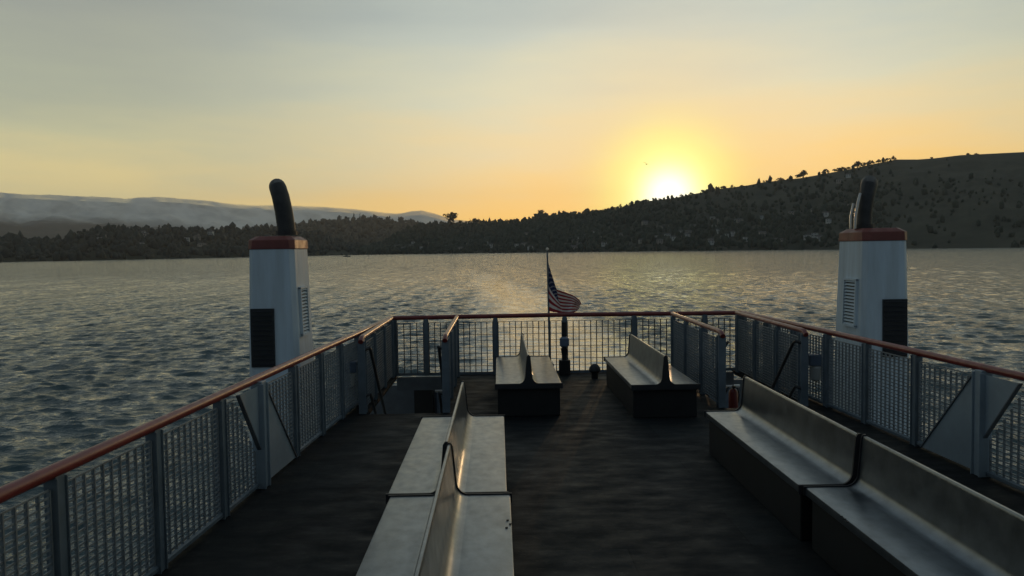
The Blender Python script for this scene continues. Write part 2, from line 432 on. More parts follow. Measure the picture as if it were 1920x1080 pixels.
P_LEFT = [(-260, 452), (-60, 452), (40, 455), (100, 455), (140, 440), (160, 434), (250, 432), (350, 432), (400, 430), (470, 430), (520, 432), (600, 440), (640, 452), (680, 470)]
P_MID = [(420, 452), (470, 431), (520, 426), (570, 421), (600, 418), (640, 414), (700, 413), (750, 416), (780, 420), (810, 428), (840, 440), (870, 455), (900, 470)]
P_RIGHT = [(668, 474), (690, 469), (720, 458), (745, 445), (765, 434), (785, 425), (820, 422), (880, 421), (920, 420), (960, 418), (990, 412), (1005, 408), (1030, 406), (1080, 401), (1130, 399), (1160, 390), (1200, 379), (1230, 375), (1260, 372), (1300, 364), (1350, 354), (1400, 348), (1430, 342), (1500, 334), (1540, 327), (1600, 316), (1640, 307), (1680, 299), (1720, 299), (1750, 297), (1800, 291), (1860, 288), (1920, 285), (1990, 286), (2100, 300), (2250, 330)]
H_far = Hill('far_hills', P_FARH, [(-260, 4800), (960, 5200)], 2600, hillmat('far_hill_ground', (.05, .045, .035), (.09, .08, .06), .002), rough=.05, seed=3)
H_left = Hill('shore_hills', P_LEFT, [(-260, 1230), (0, 1300), (400, 1530), (680, 1850)], 420, hillmat('wooded_ground', (.028, .03, .018), (.05, .048, .03), .02), seed=8)
H_mid = Hill('middle_hills', P_MID, [(400, 1900), (900, 2300)], 800, hillmat('wooded_ground_brown', (.07, .06, .04), (.11, .092, .06), .02), seed=5)
H_right = Hill('near_hills', P_RIGHT, [(668, 1870), (900, 1870), (1300, 1600), (1560, 1480), (1900, 1430), (2250, 1500)], lambda x: interp([(668, 150), (760, 380), (1000, 480), (1300, 620), (1700, 900), (2250, 1000)], x),
               hillmat('dry_grass_ground', (.042, .044, .031), (.082, .078, .056), .012), seed=1, nA=560, nR=60)

# fog pouring over the far ridge: its own soft, lit bank lying on the slope
def make_fog():
    nA, nR = 420, 60
    b = MB(); k = nR + 1
    for i in range(nA):
        px = -255 + (905 + 255) * i / (nA - 1)
        j = int(np.clip(round((px - H_far.px[0]) / (H_far.px[-1] - H_far.px[0]) * (len(H_far.px) - 1)), 0, len(H_far.px) - 1))
        low = interp([(-255, .45), (0, .42), (200, .40), (330, .30), (420, .14), (560, .10), (700, .10), (905, .10)], px)
        for r in range(k):
            u = r / nR; t = low + (1.06 - low) * u
            D = H_far.Ds[j] + t * (H_far.Dr[j] - H_far.Ds[j])
            z = H_far.zat(j, min(t, 1.0))
            n = mnoise.fractal((px * .012 + u * 2.2, u * 2.2, 4), .9, 2.0, 5)
            z += (4 + 17 * sin(pi * min(1, u)) * (1 + 1.1 * n)) * (1 if u > .06 else u / .06) + 2 + 38 * u ** 3 * (1 + .25 * n)
            a = H_far.az[j]
            b.v.append((sin(a) * D, cos(a) * D, z))
    for i in range(nA - 1):
        for r in range(nR): b.f.append((i * k + r, i * k + r + 1, (i + 1) * k + r + 1, (i + 1) * k + r))
    m = bpy.data.materials.new('fog'); m.use_nodes = True; t = m.node_tree; p = t.nodes['Principled BSDF']
    p.inputs['Base Color'].default_value = (.97, .92, .82, 1); p.inputs['Roughness'].default_value = 1
    p.inputs['Specular IOR Level'].default_value = 0
    uvm = t.nodes.new('ShaderNodeUVMap')
    mp_ = t.nodes.new('ShaderNodeMapping'); mp_.inputs['Scale'].default_value = (16, 2.6, 1); mp_.inputs['Rotation'].default_value = (0, 0, .35)
    t.links.new(uvm.outputs[0], mp_.inputs[0])
    n = t.nodes.new('ShaderNodeTexNoise'); n.inputs['Scale'].default_value = 1.3; n.inputs['Detail'].default_value = 7; n.inputs['Distortion'].default_value = .9
    t.links.new(mp_.outputs[0], n.inputs['Vector'])
    sx = t.nodes.new('ShaderNodeSeparateXYZ'); t.links.new(uvm.outputs[0], sx.inputs[0])
    e = t.nodes.new('ShaderNodeMapRange'); e.interpolation_type = 'SMOOTHSTEP'; e.inputs[1].default_value = 0; e.inputs[2].default_value = .32
    t.links.new(sx.outputs[1], e.inputs[0])
    nn = t.nodes.new('ShaderNodeMapRange'); nn.inputs[1].default_value = .3; nn.inputs[2].default_value = .62; nn.inputs[3].default_value = .68; nn.inputs[4].default_value = 1
    t.links.new(n.outputs['Fac'], nn.inputs[0])
    e2 = t.nodes.new('ShaderNodeMapRange'); e2.interpolation_type = 'SMOOTHSTEP'; e2.inputs[1].default_value = 1.0; e2.inputs[2].default_value = .86
    t.links.new(sx.outputs[1], e2.inputs[0])
    e3 = t.nodes.new('ShaderNodeMath'); e3.operation = 'MULTIPLY'; t.links.new(e.outputs[0], e3.inputs[0]); t.links.new(e2.outputs[0], e3.inputs[1])
    al = t.nodes.new('ShaderNodeMath'); al.operation = 'MULTIPLY'; t.links.new(e3.outputs[0], al.inputs[0]); t.links.new(nn.outputs[0], al.inputs[1])
    trl = t.nodes.new('ShaderNodeBsdfTranslucent'); trl.inputs[0].default_value = (.95, .92, .86, 1)
    tra = t.nodes.new('ShaderNodeBsdfTransparent'); m1 = t.nodes.new('ShaderNodeMixShader'); m2 = t.nodes.new('ShaderNodeMixShader'); m1.inputs[0].default_value = .12
    t.links.new(p.outputs[0], m1.inputs[1]); t.links.new(trl.outputs[0], m1.inputs[2])
    t.links.new(al.outputs[0], m2.inputs[0]); t.links.new(tra.outputs[0], m2.inputs[1]); t.links.new(m1.outputs[0], m2.inputs[2]); t.links.new(m2.outputs[0], t.nodes['Material Output'].inputs[0])
    o = b.build('fog_bank', m, smooth=True); tag(o, kind='stuff')
    uv = o.data.uv_layers.new(name='UVMap'); li = np.zeros(len(o.data.loops), np.int32); o.data.loops.foreach_get('vertex_index', li)
    uu = np.stack([(li // k) / (nA - 1), (li % k) / nR], -1).astype(np.float32); uv.data.foreach_set('uv', uu.ravel())
make_fog()

# ------------------------------------------------------------------ vegetation
ICO_V = None
def ico(sub):
    bm = bmesh.new(); bmesh.ops.create_icosphere(bm, subdivisions=sub, radius=1)
    v = np.array([x.co[:] for x in bm.verts]); f = np.array([[q.index for q in x.verts] for x in bm.faces]); bm.free(); return v, f
IV, IF = ico(2)
def np_mesh(name, V, F, m, parent=None):
    me = bpy.data.meshes.new(name); me.vertices.add(len(V)); me.vertices.foreach_set('co', V.astype(np.float32).ravel())
    k = F.shape[1]
    me.loops.add(F.size); me.loops.foreach_set('vertex_index', F.astype(np.int32).ravel())
    me.polygons.add(len(F)); me.polygons.foreach_set('loop_start', np.arange(0, F.size, k, dtype=np.int32))
    me.update(calc_edges=True); me.materials.append(m)
    o = bpy.data.objects.new(name, me); C.objects.link(o)
    if parent: o.parent = parent
    return o
def leaf_cloud(n, fn, size):
    """n leaf clumps (triangles) with centres from fn(k)->(3,)"""
    c = np.array([fn() for _ in range(n)]); a = rng.normal(size=(n, 3)); a /= np.linalg.norm(a, axis=1)[:, None]
    b = rng.normal(size=(n, 3)); b -= a * (a * b).sum(1)[:, None]; b /= np.linalg.norm(b, axis=1)[:, None]
    s = size * (.6 + .8 * rng.random((n, 1)))
    V = np.stack([c + a * s, c + b * s * .9, c - a * s, c - b * s * .8], 1).reshape(-1, 3)
    F = np.arange(4 * n).reshape(n, 4); return V, F
def wood(name, hill, x0, x1, n, dens, rad, m):
    Vs = []; Fs = []; o = 0; c = 0
    base_v, base_f = ico(1)
    while c < n:
        px = random.uniform(x0, x1); t = random.random() ** .85
        if random.random() > dens(px, t): continue
        c += 1
        p = hill.at(px, t); r = random.uniform(*rad) * random.choice((.7, 1, 1, 1.3)); h = r * random.uniform(1.0, 1.9)
        nz = 1 + rng.normal(0, .22, (len(base_v), 1))
        V = base_v * nz * np.array([r, r, h]) + np.array([p.x + random.uniform(-6, 6), p.y + random.uniform(-6, 6), p.z + h * .55])
        Vs.append(V); Fs.append(base_f + o); o += len(V)
    ob = np_mesh(name, np.concatenate(Vs), np.concatenate(Fs), m); tag(ob, kind='stuff'); return ob
def dens_right(px, t):
    d = interp([(668, 1), (1050, 1), (1300, .7), (1500, .5), (1640, .4), (1680, .09), (2250, .05)], px)
    if t > .38: d *= interp([(668, 1), (1120, 1), (1300, .45), (1600, .5), (1680, 1), (2250, 1)], px)
    if t > .62: d *= interp([(668, 1), (1150, .8), (1300, .35), (1650, .4), (1700, .05), (2250, .05)], px)
    return d * (.45 + .9 * max(0, mnoise.noise((px * .02, t * 5, 2)) + .35))
wood('hillside_wood', H_right, 672, 2200, 7600, dens_right, (2.2, 5.6), MT['leaf'])
wood('shore_wood', H_left, -240, 670, 1900, lambda x, t: .35 + max(0, mnoise.noise((x * .03, t * 4, 7)) + .3), (2.6, 6.0), MT['leafgrey'])
wood('middle_wood', H_mid, 430, 880, 1700, lambda x, t: .35 + max(0, mnoise.noise((x * .04, t * 4, 9)) + .3), (3.4, 8), MT['leafbrown'])

def tree(hill, px, py_base, wpx, hpx, kind='round', t=1.0, label=None, group='trees along the skyline of the hills'):
    p = hill.at(px, t); Dd = hypot(p.x, p.y); W = wpx * Dd / FPX; Hh = hpx * Dd / FPX
    o = thing('pine_tree' if kind == 'pine' else 'oak_tree', (p.x, p.y, p.z - 1.6),
              label or 'small dark tree standing on the skyline of the wooded hills', 'tree', group)
    th = Hh * (.5 if kind == 'tall' else .35)
    b = MB(); b.tube([(0, 0, 0), (W * .02, 0, th * .5), (0, 0, th), (W * .03, W * .02, Hh * .7)], [W * .05 + .12, W * .04 + .1, W * .03 + .08, .05], 6)
    for k in range(4):
        a = k * 1.7; b.tube([(0, 0, th * .75), (cos(a) * W * .2, sin(a) * W * .2, th * 1.15), (cos(a) * W * .34, sin(a) * W * .34, Hh * .68)], [W * .025 + .06, W * .018 + .04, .04], 5)
    b.build('trunk', MT['bark'], o)
    lobes = []
    for k in range(9):
        a = random.random() * 2 * pi; rr = random.random() ** .5 * W * .34
        if kind == 'pine': zc = random.uniform(.2, .92); rr *= (1.05 - zc); lobes.append((cos(a) * rr, sin(a) * rr, Hh * zc, W * .26 * (1.15 - zc), Hh * .13))
        elif kind == 'tall': lobes.append((cos(a) * rr, sin(a) * rr, Hh * random.uniform(.40, .84), W * .25, Hh * .17))
        else: lobes.append((cos(a) * rr, sin(a) * rr, Hh * (.12 + .66 * (1 - .75 * (rr / (W * .34)) ** 2)) * random.uniform(.55, 1), W * random.uniform(.12, .22), Hh * .17))
    def fn():
        l = random.choice(lobes); v = rng.normal(size=3); v /= np.linalg.norm(v); q = random.random() ** .45
        return (l[0] + v[0] * l[3] * q, l[1] + v[1] * l[3] * q, l[2] + v[2] * l[4] * q)
    V, F = leaf_cloud(240, fn, max(W * .055, .4)); np_mesh('crown', V, F, MT['leaf'], o)
    return o
T = [(843, 36, 25, 'tall', 'broad round-topped tree, tallest on the saddle between the hills'),
     (889, 28, 20, 'round', 'dense bushy tree right of the broad round-topped tree'),
     (1013, 18, 16, 'tall', 'lone tree with bare trunk on the crest above the flag'),
     (1507, 26, 16, 'round', 'widest round tree standing alone on the bare right crest'),
     (1463, 16, 8, 'round', 'low flat bush-like tree left of the widest round tree on the right crest'),
     (1547, 16, 12, 'round', 'small tree between the widest round tree and the thick clump on the right crest'),
     (1608, 22, 17, 'round', 'tallest tree of the thick clump above the right funnel')]
for x, wd, h, k, lb in T: tree(H_right, x, 0, wd, h, k, label=lb, group='trees along the skyline of the hills')
for x, wd, h in [(793, 10, 9), (806, 9, 7), (818, 10, 11), (862, 16, 12), (873, 12, 9), (905, 12, 9), (922, 9, 8), (934, 12, 10), (950, 12, 12), (958, 9, 9), (972, 10, 6), (985, 12, 7), (1040, 18, 8), (1057, 22, 11), (1072, 12, 7), (1095, 14, 7), (1110, 10, 6), (1120, 11, 8), (1142, 14, 8),
                 (1151, 9, 7), (1163, 8, 10), (1179, 6, 8), (1196, 16, 7), (1212, 10, 7), (1236, 10, 5), (1277, 7, 8), (1295, 14, 6), (1320, 14, 8), (1335, 14, 8), (1355, 16, 7), (1372, 8, 7), (1390, 8, 4), (1432, 6, 6), (1570, 22, 10), (1582, 14, 9), (1590, 10, 9), (1622, 14, 10), (1634, 14, 11), (1648, 12, 8), (1663, 12, 9), (1675, 12, 10), (1745, 8, 4), (1815, 10, 4), (1830, 8, 4)]:
    tree(H_right, x, 0, wd, h, 'round', label='small dark tree on the skyline of the right hill, one of many alike')
for x, wd, h, k in [(579, 7, 9, 'pine'), (591, 12, 10, 'round'), (603, 10, 7, 'round'), (612, 14, 7, 'round'), (636, 12, 14, 'round'), (650, 14, 13, 'round'), (664, 8, 16, 'pine'), (675, 7, 16, 'pine'), (688, 10, 9, 'round'), (704, 12, 12, 'round'), (716, 8, 7, 'round'), (730, 10, 11, 'pine'), (748, 8, 10, 'pine'), (763, 14, 9, 'round'), (774, 10, 7, 'round'), (560, 10, 6, 'round'), (540, 12, 6, 'round')]:
    tree(H_mid, x, 0, wd, h, k, label='small tree on the brownish middle hill left of centre, one of many alike')
for x, wd, h, k in [(148, 12, 7, 'round'), (200, 12, 6, 'round'), (235, 10, 10, 'pine'), (261, 9, 9, 'pine'), (298, 8, 11, 'pine'), (312, 8, 12, 'pine'), (345, 10, 8, 'round'), (372, 12, 7, 'round'), (420, 12, 7, 'round'), (445, 12, 7, 'round')]:
    tree(H_left, x, 0, wd, h, k, label='small tree on the low wooded shore at the far left, one of many alike')
tree(H_left, 463, 0, 9, 14, 'round', label='square-topped tree on the left shore just left of the left funnel')

# ------------------------------------------------------------------ houses on the hillside
def house_proto(name, W, Dp, Hh, rf, m, flat=False):
    o = thing(name, (0, 0, 0), 'pale house among the dark trees on the right hillside above the water', 'house')
    MB().box(-W / 2, W / 2, -Dp / 2, Dp / 2, -3, Hh).build('wall', m, o)
    if flat: MB().box(-W / 2 - .5, W / 2 + .5, -Dp / 2 - .7, Dp / 2 + .5, Hh, Hh + .45).build('roof', MT['roof'], o)
    else: MB().prism([(-Dp / 2 - .6, Hh - .15), (Dp / 2 + .6, Hh - .15), (0, Hh + rf)], -W / 2 - .5, W / 2 + .5, 'X').build('roof', MT['roof'], o)
    n = 3 if W > 12 else 2
    for k in range(n):
        xc = (k - (n - 1) / 2) * W / n
        for zf in ((1.0, 2.4), (4.0, 5.3)):
            if zf[1] > Hh: continue
            MB().box(xc - W / n * .3, xc + W / n * .3, -Dp / 2 - .08, -Dp / 2 + .02, zf[0], zf[1]).build('window', MT['win'], o)
    return o
protos = [house_proto('house', 11, 8, 6, 2.4, MT['housewall']), house_proto('house', 15, 8, 3.2, 2, MT['housewall2']), house_proto('house', 9, 8, 6.2, 0, MT['housewall'], True), house_proto('house', 13, 9, 6, 2.2, MT['housewall2'])]
used = set()
spots = []
for k in range(56):
    spots.append((H_right, random.uniform(860, 1620), random.uniform(.04, .42) * 1.0, 0))
for k in range(10): spots.append((H_right, random.uniform(740, 880), random.uniform(.08, .3), 0))
spots += [(H_right, 1230, .16, 2), (H_right, 1238, .10, 1), (H_right, 1348, .2, 0), (H_right, 1355, .13, 3), (H_right, 1340, .3, 1), (H_right, 1300, .32, 1), (H_right, 1110, .35, 1), (H_right, 1078, .12, 0), (H_right, 910, .12, 2), (H_right, 1745 - 170, .75, 1), (H_right, 1590, .82, 1)]
for k in range(14): spots.append((H_mid, random.uniform(560, 690), random.uniform(.02, .3), 1))
for k in range(12): spots.append((H_left, random.uniform(180, 460), random.uniform(.3, .8), 2))
for i, (hl, px, t, z) in enumerate(spots):
    pr = protos[i % 4]
    o = pr if i < 4 else copy_tree(pr)
    p = hl.at(px, t); o.location = (p.x, p.y, p.z + 2.5); o.rotation_euler.z = -atan2(p.x, p.y) + random.uniform(-.6, .6)
    wl = 'two-storey pale' if i % 4 == 0 else 'low tan' if i % 4 == 1 else 'flat-roofed pale' if i % 4 == 2 else 'two-storey tan'
    where = {'near_hills': 'right hillside above the bay', 'middle_hills': 'middle hillside left of centre', 'shore_hills': 'low shore at far left'}[hl.o.name]
    o['label'] = f'{wl} house among dark trees on the {where}'
    o['group'] = f'{wl} houses on the {where}'

# ------------------------------------------------------------------ ferry: deck and hull
RL = [(-2.78, -3.0), (-2.70, 0.5), (-2.62, 2.5), (-2.563, 4.08), (-2.466, 5.75), (-2.345, 7.9), (-2.23, 9.9), (-2.166, 10.9), (-2.10, 11.9), (-1.96, 14.5)]
RR = [(4.92, -3.0), (4.88, 0.5), (4.84, 3.0), (4.80, 5.2), (4.74, 7.1), (4.685, 8.94), (4.60, 11.15), (4.52, 12.8), (4.43, 14.5)]
def xl(y): return float(np.interp(y, [p[1] for p in RL], [p[0] for p in RL]))
def xr(y): return float(np.interp(y, [p[1] for p in RR], [p[0] for p in RR]))
YS = 14.5                                       # stern rail
W1, W2, W3, W4 = -1.88, -.79, 3.16, 4.28        # stairwell sides
Y0, Y1 = 11.12, 14.42
b = MB()
def quad(pts, z=0, th=.06):
    n = len(pts); b.poly([(x, y, z) for x, y in pts] + [(x, y, z - th) for x, y in pts],
                         [tuple(range(n)), tuple(range(2 * n - 1, n - 1, -1))] + [(i, i + n, (i + 1) % n + n, (i + 1) % n) for i in range(n)])
ysl = [-3, 0.5, 3, 5.2, 7.1, 9, Y0]
quad([(xl(y) - .12, y) for y in ysl] + [(xr(y) + .12, y) for y in ysl[::-1]])
quad([(W2, Y0 + .002), (W2, YS + .12), (W3, YS + .12), (W3, Y0 + .002)])
quad([(xl(Y0) - .12, Y0 + .002), (xl(YS) - .12, YS + .12), (W1, YS + .12), (W1, Y0 + .002)])
quad([(W4, Y0 + .002), (W4, YS + .12), (xr(YS) + .12, YS + .12), (xr(Y0) + .12, Y0 + .002)])
tag(b.build('deck', MT['deck']), kind='structure')

hull = thing('ferry_hull', (1.2, 6, -6), 'white steel ferry hull and lower deck under the upper deck', 'ferry')
def hx(pts, z0, z1, m, name):
    bb = MB(); n = len(pts); v = [(x - 1.2, y - 6, z0 + 6) for x, y in pts] + [(x - 1.2, y - 6, z1 + 6) for x, y in pts]
    bb.poly(v, [tuple(range(n)), tuple(range(2 * n - 1, n - 1, -1))] + [(i, i + n, (i + 1) % n + n, (i + 1) % n) for i in range(n)]); return bb.build(name, m, hull)
hx([(-4.1, -20), (-4.1, 13), (-3.7, 15.6), (-2.6, 16.2), (5.1, 16.2), (6.2, 15.6), (6.6, 13), (6.6, -20)], -6.8, -2.6, MT['hull'], 'lower_hull')
bb = MB(); bb.box(-2.35 - 1.2, 4.75 - 1.2, -19, 11.0 - 6, 3.42, 5.9); bb.build('lower_cabin', MT['hull'], hull)
# aft bulkhead inside the two stairwells
for s_, (a, c) in enumerate(((W1, W2), (W3, W4))):
    bb = MB(); bb.box(a + .01 - 1.2, c - .01 - 1.2, Y1 + .02 - 6, Y1 + .07 - 6, 5.745, 5.985); bb.build('coaming_plate', MT['bulk'], hull)
    bb = MB(); mid = (a + c) / 2
    MB().box(a - 1.0 - 1.2, c + 1.0 - 1.2, 15.5 - 6, 15.6 - 6, 3.4, 5.66).build('aft_bulkhead', MT['bulk'], hull)
    bb.box(mid - .30 - 1.2, mid + .06 - 1.2, 15.1 - 6, 15.4 - 6, 3.4, 5.63); bb.build('locker', MT['black'], hull); bb = MB()
    bb.box(mid + .12 - 1.2, c + .3 - 1.2, 15.2 - 6, 15.26 - 6, 3.4, 5.58)
    bb.build('screen_panel', MT['blueplate'], hull)
    MB().tube([(mid + .1 - 1.2, 15.12 - 6, 5.605), (c + .3 - 1.2, 15.12 - 6, 5.605)], .03, 10).build('grab_bar', MT['steel'], hull, smooth=True)
cab = thing('wheelhouse', (1.2, -1.5, 0), 'white ferry cabin behind the upper deck', 'cabin')
MB().box(-3.9, 3.9, -1.5, 1.2, 0, 1.1).build('lower_wall', MT['white'], cab)
MB().box(-3.9, 3.9, -1.5, 2.8, 3.0, 3.3).build('roof', MT['white'], cab)  # unseen overhang, carried forward to shade the near deck
MB().box(-3.9, 3.9, -1.7, -1.5, 0, 3.3).build('back_wall', MT['white'], cab)

# ------------------------------------------------------------------ railings
RAILZ = 1.07
def mesh_panel(p, q, z0=.05, z1=.965, clip=None, pitch=.10, rods=.042, bw=.011, rt=.012):
    """bar grating between ground points p and q; clip(s,z)->bool keeps a cell"""
    p = Vector((p[0], p[1], 0)); q = Vector((q[0], q[1], 0)); d = q - p; Ln = d.length; u = d.normalized(); nv = Vector((-u.y, u.x, 0))
    b = MB(); n = max(2, int(round(Ln / pitch)))
    for i in range(n + 1):
        s = Ln * i / n
        if clip:
            zs = [z for z in np.arange(z0, z1 + 1e-6, .03) if clip(s, z)]
            if len(zs) < 2: continue
            a, c = zs[0], zs[-1]
        else: a, c = z0, z1
        b.bar(p + u * s + Vector((0, 0, a)), p + u * s + Vector((0, 0, c)), .021, bw, nv)
    m = int(round((z1 - z0) / rods))
    for j in range(m + 1):
        z = z0 + (z1 - z0) * j / m
        if clip:
            ss = [s for s in np.arange(0, Ln + 1e-6, .02) if clip(s, z)]
            if len(ss) < 2: continue
            a, c = ss[0], ss[-1]
        else: a, c = 0, Ln
        b.bar(p + u * a + Vector((0, 0, z)), p + u * c + Vector((0, 0, z)), rt, .008)
    return b
def post(x, y, ux, uy, w=.10, d=.055, h=RAILZ - .03):
    b = MB(); u = Vector((ux, uy, 0)).normalized()
    nv = Vector((-u.y, u.x, 0)); c = Vector((x, y, 0))
    # H section: web + two flanges
    b.bar(c, c + Vector((0, 0, h)), d, w * .86, nv)
    b.bar(c + u * w * .47, c + u * w * .47 + Vector((0, 0, h - .02)), d * 1.5, w * .12, nv)
    b.bar(c - u * w * .47, c - u * w * .47 + Vector((0, 0, h - .02)), d * 1.5, w * .12, nv)
    return b
def side_rail(fx, pts, posts, gus, sgn, label):
    o = thing('railing', (fx(7), 7, 0), label, 'railing', 'red-topped railings around the upper deck')
    inv = Vector((-fx(7), -7, 0))
    def B(mb, name, m, **k):
        mb.v = [(x + inv.x, y + inv.y, z) for x, y, z in mb.v]; return mb.build(name, m, o, **k)
    ys = np.linspace(pts[0][1], YS, 60)
    B(MB().tube([(fx(y), y, RAILZ - .01) for y in ys], .040, 14), 'handrail', MT['red'], smooth=True)
    B(MB().tube([(fx(y) + .0, y, .04) for y in ys], .028, 6), 'kick_rail', MT['post'])
    for y in posts:
        if abs(y - gus) < .2: continue
        B(post(fx(y), y, fx(y + .1) - fx(y - .1), .2), 'post', MT['post'], bevel=.004)
    # gusset stanchion: wide post with a raked plate
    x = fx(gus); ux, uy = fx(gus + .1) - fx(gus - .1), .2
    B(post(x - sgn * .03, gus, ux, uy, w=.13, d=.085), 'stanchion', MT['gusset'], bevel=.006)
    prof = [(-.56, 1.0), (.10, 1.0), (1.02, .03), (0.0, .03), (-.06, .03), (-.06, .38)]
    bb = MB(); xo = -sgn * .035
    v = []
    for dx in (-.006, .006):
        for s, z in prof: v.append((fx(gus + s) + xo + dx, gus + s, z))
    n = len(prof); bb.poly(v, [tuple(range(n)), tuple(range(2 * n - 1, n - 1, -1))] + [(i, i + n, (i + 1) % n + n, (i + 1) % n) for i in range(n)])
    B(bb, 'gusset_plate', MT['gusset'])
    eb = MB()
    for (s0, z0), (s1, z1) in (((-.56, 1.0), (-.07, .39)), ((.10, 1.0), (1.02, .03))):
        eb.bar((fx(gus + s0) + xo, gus + s0, z0), (fx(gus + s1) + xo, gus + s1, z1), .04, .012, (1, 0, 0))
    B(eb, 'gusset_flange', MT['bulk'])
    for a, c in zip(posts[:-1], posts[1:]):
        p, q = (fx(a + .07), a + .07), (fx(c - .07), c - .07)
        clip = None
        if abs(c - gus) < .2:
            def clip(s, z, a=a): return (a + .07 + s - gus) < -.09 - .5 * max(0, (z - .38) / .62)
            q = (fx(c - .1), c - .1)
        if abs(a - gus) < .2:
            def clip(s, z, a=a): return (a + .07 + s - gus) > .13 + .9 * (1 - min(1, z / 1.0))
            p = (fx(a + .07), a + .07)
        B(mesh_panel(p, q, clip=clip), 'mesh_panel', MT['mesh'])
    return o
postsL = [-.0, 1.1, 2.25, 3.4, 4.54, 5.69, 6.84, 7.72, 8.85, 9.9, 10.85, 11.85, 12.85, 13.7, 14.4]
postsR = [-.0, 1.1, 2.25, 3.4, 4.5, 5.6, 6.6, 7.66, 8.87, 10.0, 11.1, 12.2, 13.3, 14.4]
side_rail(xl, RL, postsL, 7.72, -1, 'long port side railing running out from the lower left corner of the deck')
side_rail(xr, RR, postsR, 7.66, 1, 'long starboard side railing behind the right-hand benches')
st = thing('railing', (1.2, YS, 0), 'stern railing across the far end of the deck in front of the flag', 'railing', 'red-topped railings around the upper deck')
def SB(mb, name, m, **k):
    mb.v = [(x - 1.2, y - YS, z) for x, y, z in mb.v]; return mb.build(name, m, st, **k)
SB(MB().tube([(xl(YS) - .01, YS, RAILZ - .012), (1.2, YS + .03, RAILZ), (xr(YS) + .01, YS, RAILZ - .012)], .040, 14), 'handrail', MT['red'], smooth=True)
sp_ = [xl(YS) + .06, -1.33, -.07, 1.19, 2.46, 3.75, xr(YS) - .06]
for x in sp_: SB(post(x, YS, 1, 0, w=.085), 'post', MT['post'], bevel=.004)
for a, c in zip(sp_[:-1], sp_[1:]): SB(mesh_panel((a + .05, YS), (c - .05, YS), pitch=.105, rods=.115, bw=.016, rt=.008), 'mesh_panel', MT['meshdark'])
SB(MB().box(xl(YS), xr(YS), YS - .02, YS + .02, .004, .05), 'kick_rail', MT['post'])

def stair_guard(x, side, label):
    """side: +1 when the stairwell lies on its right"""
    y0, y1 = 11.2, 14.3
    o = thing('stair_guard', (x, y0, 0), label, 'stair guard', 'mesh guards beside the two stairwells')
    def B(mb, name, m, **k):
        mb.v = [(a - x, c - y0, z) for a, c, z in mb.v]; return mb.build(name, m, o, **k)
    B(MB().tube([(x, y0 - .10, RAILZ - .05), (x, y0 - .03, RAILZ - .01), (x, y0 + .1, RAILZ), (x, y1 + .08, RAILZ)], .036, 12), 'top_rail', MT['red'], smooth=True)
    for y in (y0, 12.25, 13.3, y1): B(post(x, y, 0, 1, w=.12 if y == y0 else .08, d=.07 if y == y0 else .05), 'post', MT['post'], bevel=.004)
    for a, c in ((y0 + .08, 12.19), (12.31, 13.24), (13.36, y1 - .06)): B(mesh_panel((x, a), (x, c)), 'mesh_panel', MT['mesh'])
    hx_ = x + side * .10
    B(MB().tube([(x + side * .03, y0 - .03, .90), (hx_, y0 + .02, .92), (hx_, y0 + .12, .88), (hx_, y0 + 1.75, -.62)], .022, 10), 'hand_rail', MT['black'], smooth=True)
    B(MB().tube([(x + side * .03, y0 - .03, .25), (hx_, y0 + .02, .27), (hx_, y0 + .12, .2), (hx_, y0 + 1.1, -.7)], .02, 10), 'lower_rail', MT['black'], smooth=True)
    return o
stair_guard(-1.93, 1, 'outer guard of the left stairwell, alongside the port railing')
stair_guard(-.76, -1, 'inner guard of the left stairwell, left of the far left bench')
stair_guard(3.13, 1, 'inner guard of the right stairwell, right of the far right bench')
stair_guard(4.30, -1, 'outer guard of the right stairwell, alongside the starboard railing')
for a, c, lb in ((W1, W2, 'steep steel stair going down inside the left stairwell'), (W3, W4, 'steep steel stair going down inside the right stairwell')):
    o = thing('staircase', ((a + c) / 2, Y0 + .03, 0), lb, 'stairs', 'stairs down to the lower deck')
    hw = (c - a) / 2 - .04
    for k in range(1, 12): MB().box(-hw + .03, hw - .03, .22 * k - .2, .22 * k + .02, -.21 * k - .035, -.21 * k).build('step', MT['bulk'], o)
    for s in (-1, 1): MB().bar((s * hw, 0, -.1), (s * hw, .22 * 11.5, -.21 * 11.5), .2, .03, (0, 0, 1)).build('stringer', MT['post'], o)
ex = thing('fire_extinguisher', (0, 0, 0), 'red fire extinguisher hanging low in the right stairwell', 'fire extinguisher')
pe = ony(1375, 752, 14.30); ex.location = (pe.x, pe.y, pe.z - .18)
MB().tube([(0, 0, 0), (0, 0, .02), (0, 0, .34), (0, 0, .39), (0, 0, .41)], [.075, .085, .085, .06, .03], 16).build('cylinder', MT['fire'], ex, smooth=True)
MB().box(-.02, .02, -.02, .02, .41, .45).box(-.012, .012, -.10, .03, .45, .465).build('valve', MT['black'], ex)
MB().tube([(0, -.02, .43), (.07, -.04, .42), (.10, -.02, .30), (.09, 0, .15)], .011, 8).build('hose', MT['black'], ex, smooth=True)
MB().box(-.03, .03, .085, .105, .12, .32).build('bracket', MT['post'], ex)

